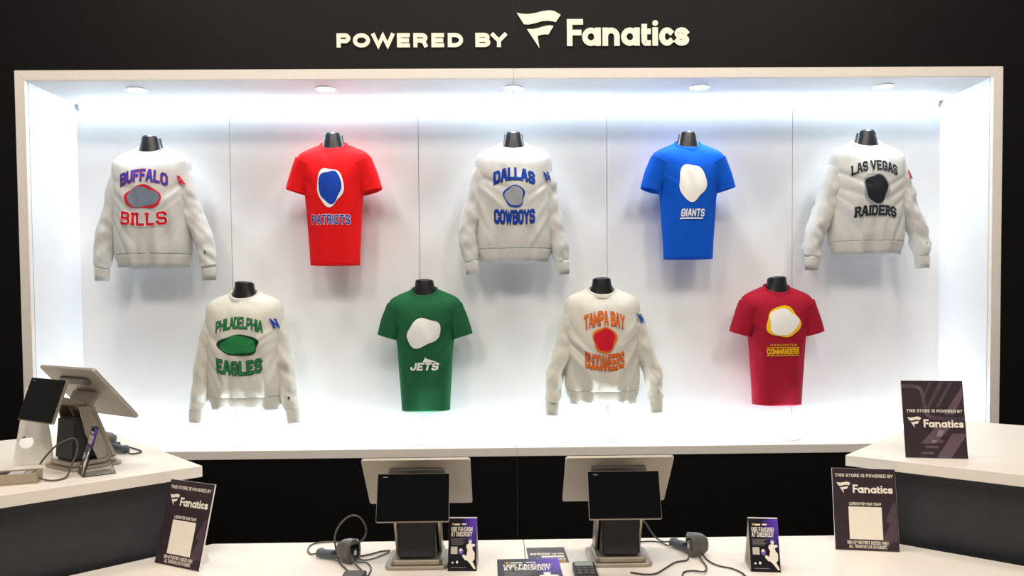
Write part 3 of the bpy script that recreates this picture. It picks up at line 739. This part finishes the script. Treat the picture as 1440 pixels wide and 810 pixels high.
# ---------------------------------------------------------------- upright signs
def sign_board(loc, rz, lean, label, kind):
    w_, h = .200, .268
    t = tag(empty('counter_sign', loc, rz, -lean), label, 'sign')
    bd = box('board', -w_/2, w_/2, 0, .005, .0005, h, FOAM, t)
    pr = box('printed_face', -w_/2+.0005, w_/2-.0005, -.0006, -.0001, .001, h-.0005, PLUM, t)
    def P(n, u0, v0, u1, v1, m, par=None): return None
    def poly(n, pts, m, y=-.0010): return polys_obj(n, [[(-w_/2+u*w_, v*h) for u, v in p] for p in pts], lambda a, b: (a, y, b), m, pr)
    if kind == 'plain':
        poly('print_stripe', [[(.26, .185), (.50, .185), (.76, .40), (.52, .40)], [(.50, .005), (.73, .005), (.99, .29), (.99, .32), (.78, .32)], [(.66, .56), (.82, .56), (.99, .80), (.99, .93)]], PLUM2)
        poly('print_stripe', [[(.46, .98), (.50, .98), (.34, .72), (.30, .72)], [(.62, .98), (.70, .98), (.42, .62), (.38, .64)], [(.78, .98), (.84, .98), (.60, .66), (.54, .66)]], PLUMT)
        poly('print_block', [[(.52, .28), (.60, .28), (.66, .36), (.56, .36)], [(.43, .20), (.50, .20), (.52, .23), (.45, .23)]], PLUM3, -.0014)
        poly('print_block', [[(.32, .13), (.53, .13), (.55, .16), (.36, .16)], [(.25, .05), (.45, .05), (.48, .08), (.29, .08)], [(.50, .20), (.61, .20), (.63, .23), (.53, .23)]], PLUM2)
        tr = []
        path = crom([(.01, .925, 0), (.15, .925, 0), (.26, .915, 0), (.32, .87, 0), (.345, .78, 0), (.36, .66, 0), (.38, .57, 0), (.45, .525, 0), (.60, .51, 0), (.80, .505, 0), (.985, .50, 0)], 8)
        for i in range(0, len(path)-1):
            p = path[i]; d_ = (path[i+1]-p).normalized(); n_ = Vector((-d_.y*1.34, d_.x/1.34, 0)); q = p+d_*.011
            tr.append([(p.x+n_.x*.022, p.y+n_.y*.032), (p.x-n_.x*.022, p.y-n_.y*.032), (q.x-n_.x*.022, q.y-n_.y*.032), (q.x+n_.x*.022, q.y+n_.y*.032)])
        poly('print_track', tr, PLUM2, -.0012)
        tz, lz, lw = .585, .385, .92
        text_flat('print_lettering', 'THIS STORE IS POWERED BY', -w_/2+.012, tz*h, w_*.93-.006, .0105, INKW, pr, 1.3, -.0018, gap=1.0)
        polys_obj('print_logo', logo_polys(), lambda a, b: (-w_/2+.013+a*w_*.90, -.0018, lz*h+b*w_*.90), INKW, pr)
    else:
        poly('print_stripe', [[(.74, .12), (.98, .12), (.98, .60), (.92, .56), (.80, .36), (.88, .34)], [(.70, .02), (.80, .02), (.97, .20), (.88, .20)]], PLUMT)
        poly('print_line', [[(.02, .40), (.07, .40), (.10, .38), (.10, .375), (.065, .395), (.02, .395)], [(.10, .38), (.12, .28), (.125, .28), (.105, .38)], [(.12, .28), (.2, .255), (.2, .25), (.12, .275)], [(.76, .25), (.98, .25), (.98, .245), (.76, .245)], [(.70, .85), (.90, .85), (.90, .845), (.70, .845)], [(.90, .85), (.94, .82), (.935, .76), (.93, .76), (.935, .815), (.90, .845)]], PLUMT)
        text_flat('print_lettering', 'THIS STORE IS POWERED BY', -w_/2+.009, .893*h, w_*.91, .0105, INKW, pr, 1.3, -.0018, gap=1.0)
        polys_obj('print_logo', logo_polys(), lambda a, b: (-w_/2+.012+a*w_*.885, -.0018, .690*h+b*w_*.885), INKW, pr)
        text_flat('print_lettering', 'LOOKING FOR YOUR TEAM?', -w_/2+w_*.25, .548*h, w_*.50, .0095, INKW, pr, 1.25, -.0018, gap=.4)
        box('print_blank_square', -w_/2+w_*.235, -w_/2+w_*.755, -.0016, -.0011, h*.135, h*.53, INKW, pr)
        text_flat('print_lettering', 'SIGN UP FOR FIRST ACCESS WHEN', -w_/2+w_*.19, .078*h, w_*.64, .0105, INKW, pr, 1.25, -.0018, gap=.4)
        text_flat('print_lettering', 'ALL TEAMS GO LIVE ON AUGUST.', -w_/2+w_*.22, .030*h, w_*.59, .0105, INKW, pr, 1.25, -.0018, gap=.4)
    # folding easel at the back, its foot on the counter
    c_, s_ = math.cos(lean), math.sin(lean)
    dd = .085
    wl = lambda y, z: (c_*y-s_*z, s_*y+c_*z)     # world (upright) y,z -> board frame for a board leaned back by rotating -lean
    y1, z1 = (.008, .15); q = wl(dd, .0006); pts = [(y1, z1), (y1, .004), q]
    bm_obj('easel_back', yz_prism([(y1, z1), (y1, .02), (q[0]-.012, q[1]), (q[0], q[1])], -.0015+.05, .0015+.05), FOAM, t)
    bm_obj('easel_back', yz_prism([(y1, z1), (y1, .02), (q[0]-.012, q[1]), (q[0], q[1])], -.0515, -.0485), FOAM, t)
    box('easel_hinge', -.055, .055, .0052, .0078, .05, .155, FOAM, t)
    return t
sign_board((-1.126, -1.874, ZM+.001), math.radians(-26.6), .27, 'dark plum sign on white easel against the raised counter that carries a terminal', 'form')
sign_board((1.1225, -1.811, ZM+.001), math.radians(-10.4), .20, 'dark plum sign with pale square standing on the low counter', 'form')
sign_board((1.4085, -1.715, ZS+.001), math.radians(-10.2), .20, 'dark plum sign with diagonal stripes standing on the raised counter', 'plain')

# ---------------------------------------------------------------- acrylic tents with printed cards, flat leaflets
def card_print(par, w_, h, y, f=None):
    F_ = lambda yy: (lambda a, b: (-w_/2+a*w_, y-yy, b*h))
    pc = lambda x, z: ((x-90)/400, (760-z)/700)
    def P(n, pts, m, yy=.0004): polys_obj(n, pts, F_(yy), m, par)
    R_ = lambda u0, u1, v0, v1: [(u0, v0), (u1, v0), (u1, v1), (u0, v1)]
    P('print_emblem', [[pc(130, 118), pc(148, 124), pc(166, 118), pc(160, 140), pc(148, 152), pc(136, 140)]], INKY)
    P('print_line', [R_(.20, .40, .873, .905), R_(.465, .63, .88, .908)], INKW)
    for s, v, hh, wd in (('USE FANCASH', .752, .09, .78), ('AT CHECKOUT', .655, .088, .77)):
        pl, ww = word(s, 1.5, gap=.55); polys_obj('print_lettering', pl, lambda a, b, v=v, hh=hh, wd=wd, ww=ww: (-w_/2+(.08+a/ww*wd)*w_, y-.0005, (v+b*hh)*h), INKW, par)
    P('print_line', [R_(.09, .60-.05*(i % 3), .605-.021*i, .615-.021*i) for i in range(6)], INKG)
    P('print_blank_square', [R_(.08, .32, .32, .46)], mat('pale_grey_ink', (206, 200, 190), .5))
    el = lambda x, z, a, b: [[pc(x+a*math.cos(k*PI/8), z+b*math.sin(k*PI/8)) for k in range(16)]]
    P('print_figure', el(402, 368, 24, 30) + [[pc(*q) for q in ((350, 410), (385, 394), (430, 400), (470, 404), (476, 424), (432, 448), (440, 482), (370, 492), (345, 450))],
      [pc(*q) for q in ((365, 490), (440, 480), (470, 520), (470, 600), (440, 640), (470, 690), (485, 735), (460, 735), (400, 660), (360, 622), (330, 618), (290, 570), (290, 545), (320, 545), (345, 566))]], INKW)
    P('print_cap', [[pc(*q) for q in ((372, 352), (380, 332), (404, 324), (428, 334), (434, 350), (450, 352), (440, 358))]], INKV, .0007)
    P('print_ball', el(270, 500, 34, 42), INKV); P('print_ball', el(266, 482, 22, 18), INKW, .0007)
    P('print_icon', el(150, 652, 15, 13)+el(215, 645, 17, 19), INKW)
    P('print_line', [R_(.09, .64, .055, .068)], INKG)
def tent(loc, rz, label, back):
    w_, h, dp = .090, .162, .095
    t = tag(empty('tent_card', loc, rz), label, 'card holder', 'clear tent-shaped card holders')
    lean = math.asin(dp/2/h)
    hz = h*math.cos(lean)
    th = .0025
    bm_obj('acrylic_front', yz_prism([(0, .0005), (th, .0005), (dp/2+th*.2, hz), (dp/2-th*.8, hz)], -w_/2, w_/2), ACRYL, t)
    bm_obj('acrylic_back', yz_prism([(dp, .0005), (dp-th, .0005), (dp/2+th*.3, hz-.003), (dp/2+th, hz)], -w_/2, w_/2), ACRYL, t)
    bm_obj('acrylic_foot', yz_prism([(th*1.5, .0005), (dp-th*1.5, .0005), (dp-th*1.5, .003), (th*1.5, .003)], -w_/2, w_/2), ACRYL, t)
    cr = empty('insert_card'); cr.parent = t; cr.location = (0, -.0022, .001); cr.rotation_euler = (-lean, 0, 0)
    bpy.data.objects.remove(cr)
    cd = box('insert_card', -w_/2+.001, w_/2-.001, -.0005, .0005, 0, h-.004, CARD, t)
    cd.location = (0, -.0016, .0012); cd.rotation_euler = (-lean, 0, 0)
    card_print(cd, w_-.004, h-.005, -.0005)
    if back:
        cb = box('back_insert', -w_/2+.001, w_/2-.001, -.0005, .0005, 0, h-.008, FOAM, t)
        cb.location = (0, dp-.0048, .0045); cb.rotation_euler = (lean, 0, 0)
    return t
tent((-.213, -1.943, ZM), math.radians(-2.7), 'small dark violet card in tent holder beside a checkout terminal', True)
tent((.720, -1.989, ZM), math.radians(-6.8), 'small dark violet card in tent holder standing alone near the scanner', True)
tent((-1.454, -1.814, ZS), math.radians(-52), 'clear tent card holder seen edge-on on the raised counter', False)
def leaflet(name, cx, cy, w_, h, rz, m, label, up):
    t = tag(empty(name, (cx, cy, ZM+.0006 + (.0012 if up else 0)), rz), label, 'leaflet')
    s = box('sheet', -w_/2, w_/2, -.0003, .0003, -h/2, h/2, m, t)
    s.rotation_euler = (-PI/2, 0, 0)
    return t, s
# lay a front-facing (-y) card flat with its printed face up
la, s = leaflet('leaflet', .120-.060, -1.806, .128, .150, math.radians(180+2), GREYCARD, 'grey leaflet lying upside down under the violet leaflet', False)
for i, (tx, wd) in ((0, ('EXHIBITOR/', .098)), (2, ('WI-FI ACCESS', .112))):
    text_flat('print_lettering', tx, -.056, .045-.026*i-.010, wd, .019, INKW, s, 1.7, -.0008, gap=.4)
polys_obj('print_emblem', [[(-.056, .062), (-.030, .062), (-.034, .070), (-.054, .070)]], lambda a, b: (a, -.0008, b), INKY, s)
polys_obj('print_line', [[(-.054, .011), (.020, .011), (.020, .026), (-.054, .026)]], lambda a, b: (a, -.0008, b), INKW, s)
polys_obj('print_line', [[(-.05, -.068+.008*i), (.05, -.068+.008*i), (.05, -.065+.008*i), (-.05, -.065+.008*i)] for i in range(3)], lambda a, b: (a, -.0008, b), INKG, s)
lb, s = leaflet('leaflet', -.003, -1.995, .198, .300, math.radians(1.0), CARD, 'violet and black leaflet lying flat on the low counter', True)
card_print(s, .190, .292, -.0003)
for ch in list(s.children):
    ch.location = (0, 0, -.147)

# ---------------------------------------------------------------- scanners with cables
def scanner(loc, rz, label, face):
    """handle from the origin along local +x to the head; face is the world heading of the scan window"""
    t = tag(empty('barcode_scanner', loc, rz), label, 'barcode scanner', 'handheld barcode scanners')
    hd = [(-.004, .013, .014, .010), (.0, .018, .017, .014), (.010, .018, .017, .014), (.014, .016, .0155, .0125), (.06, .019, .017, .014), (.095, .026, .019, .018)]
    V, F = loft([((x, 0, z), (0, 1, 0), (0, 0, 1), ry, rz_) for x, z, ry, rz_ in hd], 20, 2.4); mesh_obj('handle', V, F, SLPLAS, t, True)
    n_ = Vector((math.cos(face-rz), math.sin(face-rz), 0)); ax = Vector((-n_.y, n_.x, 0)); c_ = Vector((.112, 0, .039))
    R_ = [(c_+n_*d, ax, (0, 0, 1), a, b) for d, a, b in ((-.034, .010, .011), (-.029, .021, .023), (-.018, .029, .031), (0, .032, .036), (.018, .032, .0365), (.020, .034, .038), (.026, .034, .038), (.029, .031, .035))]
    V, F = loft(R_, 28, 2.5); hdm = mesh_obj('head', V, F, GPLAS, t, True)
    e = c_+n_*.029
    V, F = loft([(e+n_*.0006, ax, (0, 0, 1), .022, .024), (e+n_*.0022, ax, (0, 0, 1), .021, .023)], 24, 5); mesh_obj('scan_window', V, F, SCREEN, hdm)
    V, F = loft([(e+n_*.0026+Vector((0, 0, -.004)), ax, (0, 0, 1), .006, .008), (e+n_*.0032+Vector((0, 0, -.004)), ax, (0, 0, 1), .006, .008)], 12, 6); mesh_obj('scan_lens', V, F, RING, hdm)
    V, F = loft([((.070, -.010, .030), (1, 0, 0), (0, 0, 1), .012, .006), ((.072, -.022, .031), (1, 0, 0), (0, 0, 1), .009, .005)], 14, 2.5); mesh_obj('trigger', V, F, DPLAS, t, True)
    return t
def cable(t, pts, r, m):
    bpy.context.view_layer.update()
    return tube('cable', pts, r, m, t, origin=t.location, rz=t.rotation_euler.z)
ZC = ZM+.004
s1 = scanner((-.690, -1.800, ZM), math.radians(-24), 'barcode scanner lying under a tall cable loop on the low counter', math.radians(-28))
cable(s1, [(-.575, -1.845, .95), (-.545, -1.838, .965), (-.528, -1.84, .991), (-.532, -1.84, 1.021), (-.55, -1.84, 1.045), (-.575, -1.84, 1.049), (-.600, -1.84, 1.034), (-.621, -1.84, 1.006), (-.630, -1.838, .976), (-.628, -1.835, .945), (-.620, -1.84, .915), (-.607, -1.87, ZC), (-.581, -1.915, ZC), (-.548, -1.98, ZC)], .0030, RUBBER)
cable(s1, [(-.688, -1.800, .918), (-.705, -1.79, .910), (-.725, -1.775, ZC), (-.745, -1.735, ZC), (-.748, -1.682, ZC), (-.724, -1.655, ZC), (-.676, -1.650, ZC), (-.636, -1.672, ZC), (-.610, -1.72, ZC), (-.590, -1.78, ZC), (-.556, -1.80, ZC), (-.527, -1.787, ZC), (-.494, -1.758, ZC), (-.464, -1.752, ZC)], .0028, RUBBER)
cable(s1, [(-.565, -1.80, ZC+.003), (-.545, -1.838, ZC), (-.514, -1.834, ZC), (-.484, -1.796, ZC), (-.464, -1.766, ZC)], .0022, RUBBERD)
cable(s1, [(-.590, -1.845, .945), (-.575, -1.87, .935), (-.555, -1.90, .915), (-.52, -1.945, ZC), (-.50, -1.99, ZC)], .0028, RUBBER)
cable(s1, [(-.555, -1.86, ZC), (-.523, -1.867, ZC), (-.499, -1.921, ZC), (-.498, -1.985, ZC)], .0022, RUBBERD)
s2 = scanner((.492, -1.738, ZM), math.radians(-58), 'barcode scanner lying on the low counter between a terminal and the lone tent card', math.radians(188))
cable(s2, [(.345, -1.79, 1.03), (.372, -1.765, 1.005), (.395, -1.75, .989), (.412, -1.75, .962), (.436, -1.735, .930), (.462, -1.72, .912), (.490, -1.738, .918)], .0030, RUBBER)
cable(s2, [(.370, -1.70, ZC), (.42, -1.69, ZC), (.456, -1.702, ZC), (.475, -1.75, .908), (.492, -1.742, .914)], .0024, RUBBERD)
cable(s2, [(.515, -1.870, ZC+.01), (.502, -1.885, ZC), (.463, -1.902, ZC), (.42, -1.952, ZC), (.379, -1.999, ZC), (.341, -2.003, ZC), (.305, -1.985, ZC)], .0026, RUBBERD)
cable(s2, [(.562, -1.855, ZC+.01), (.568, -1.878, ZC), (.578, -1.92, ZC), (.597, -1.946, ZC), (.624, -1.966, ZC), (.641, -2.003, ZC), (.644, -2.045, ZC)], .0026, RUBBERD)
cable(s2, [(.545, -1.875, ZC+.006), (.549, -1.944, ZC), (.527, -1.999, ZC+.004), (.499, -1.979, ZC), (.468, -1.99, ZC), (.451, -2.035, ZC)], .0026, RUBBERD)
ZW = ZS+.004
s3 = scanner((-1.487, -1.460, ZS), math.radians(150), 'barcode scanner lying behind the sideways terminal on the raised counter', math.radians(200))
cable(s3, [(-1.487, -1.462, ZS+.018), (-1.462, -1.476, ZW), (-1.440, -1.470, ZW), (-1.438, -1.440, ZW), (-1.475, -1.395, ZW), (-1.545, -1.335, ZW), (-1.62, -1.285, ZW), (-1.66, -1.30, ZW), (-1.64, -1.36, ZW), (-1.57, -1.42, ZW)], .0028, RUBBERD)
# small payment device and cable box at the front of the low counter
t = tag(empty('card_reader', (.164, -1.995, ZM)), 'small black card reader with grey screen on the low counter', 'card reader')
bm_obj('body', prism_bm(rrect(-.034, .034, -.062, .062, .012), .0005, .022, .003), DPLAS, t)
bm_obj('screen', prism_bm(rrect(-.028, .028, .020, .054, .003), .0223, .0232), mat('pale_lcd', (150, 164, 166), .3), t)
for i in range(3):
    for j in range(3): bm_obj('key', prism_bm(rrect(-.026+.019*i, -.012+.019*i, -.050+.021*j, -.036+.021*j, .003), .0223, .0245), GPLAS, t)
t = tag(empty('cable_box', (-.535, -2.005, ZM)), 'flat black box at the end of the scanner cables', 'adapter')
bm_obj('case', prism_bm(rrect(-.034, .034, -.03, .03, .008), .0005, .018, .003), DPLAS, t)
bm_obj('lid', prism_bm(rrect(-.028, .028, -.024, .024, .006), .0185, .021, .001), GPLAS, t)

# ---------------------------------------------------------------- things on the raised counter with the terminal
t = tag(empty('folded_sign_back', (-1.745, -1.640, ZS), math.radians(2)), 'white folded board with a round hole behind the sideways terminal', 'sign')
CRX = lambda z: .032*z/.272          # the crease leans a little
def holed(outline, sgn, hz, r):
    """panel on one side of the crease, half of a round hole cut at the crease"""
    arcp = [(CRX(hz+r*math.sin(math.radians(a_)))+sgn*r*math.cos(math.radians(a_)), hz+r*math.sin(math.radians(a_))) for a_ in range(-90, 91, 12)]
    return [(0, .0005)] + arcp + [(CRX(.272), .272)] + outline
def board_panel(pts, th, parent, ang):
    V = []; n = len(pts); ca, sa = math.cos(ang), math.sin(ang)
    for off in (0, th): V += [(CRX(z)+(x-CRX(z))*ca-off*sa, (x-CRX(z))*sa+off*ca, z) for x, z in pts]
    F = [tuple(range(n)), tuple(range(2*n-1, n-1, -1))] + [(i, n+i, n+(i+1) % n, (i+1) % n) for i in range(n)]
    return mesh_obj('board_panel', V, F, FOAM, parent)
board_panel(holed([(.076, .272), (.078, .16), (.086, .11), (.090, .06), (.094, .0005)], 1, .080, .022), .003, t, math.radians(6))
board_panel(holed([(.014, .270), (-.036, .0005)], -1, .080, .022), .003, t, math.radians(28))
t = tag(empty('card_tray', (-1.529, -1.920, ZS), math.radians(19)), 'beige open tray of cards beside the sideways terminal', 'tray')
bm_obj('tray_floor', prism_bm(rrect(-.22, 0, 0, .075, .004), .0005, .005), BEIGE, t)
for (x0, x1, y0, y1) in ((-.22, 0, 0, .004), (-.22, 0, .071, .075), (-.004, 0, .0042, .0708), (-.22, -.216, .0042, .0708)):
    box('tray_wall', x0, x1, y0, y1, .0052, .034, BEIGE, t, .0008)
tag(box('card_stack', -.140, -.085, .006, .060, .006, .031, mat('dark_card', (48, 44, 48), .5), t), None)
tag(box('card_stack', -.082, -.040, .006, .060, .006, .032, mat('pale_card', (196, 190, 190), .5), t), None)
tag(box('card_stack', -.037, -.020, .006, .060, .006, .031, mat('grey_card', (160, 152, 144), .5), t), None)
tube('cable', [(0.0, .03, .012), (.02, .015, .006), (.045, .008, .004), (.062, .020, .004), (.072, .05, .006), (.076, .090, .03), (.088, .112, .065), (.090, .118, .098), (.082, .115, .116), (.06, .112, .112), (.03, .110, .095), (.0, .108, .062), (-.015, .108, .04)], .0030, RUBBER, t)
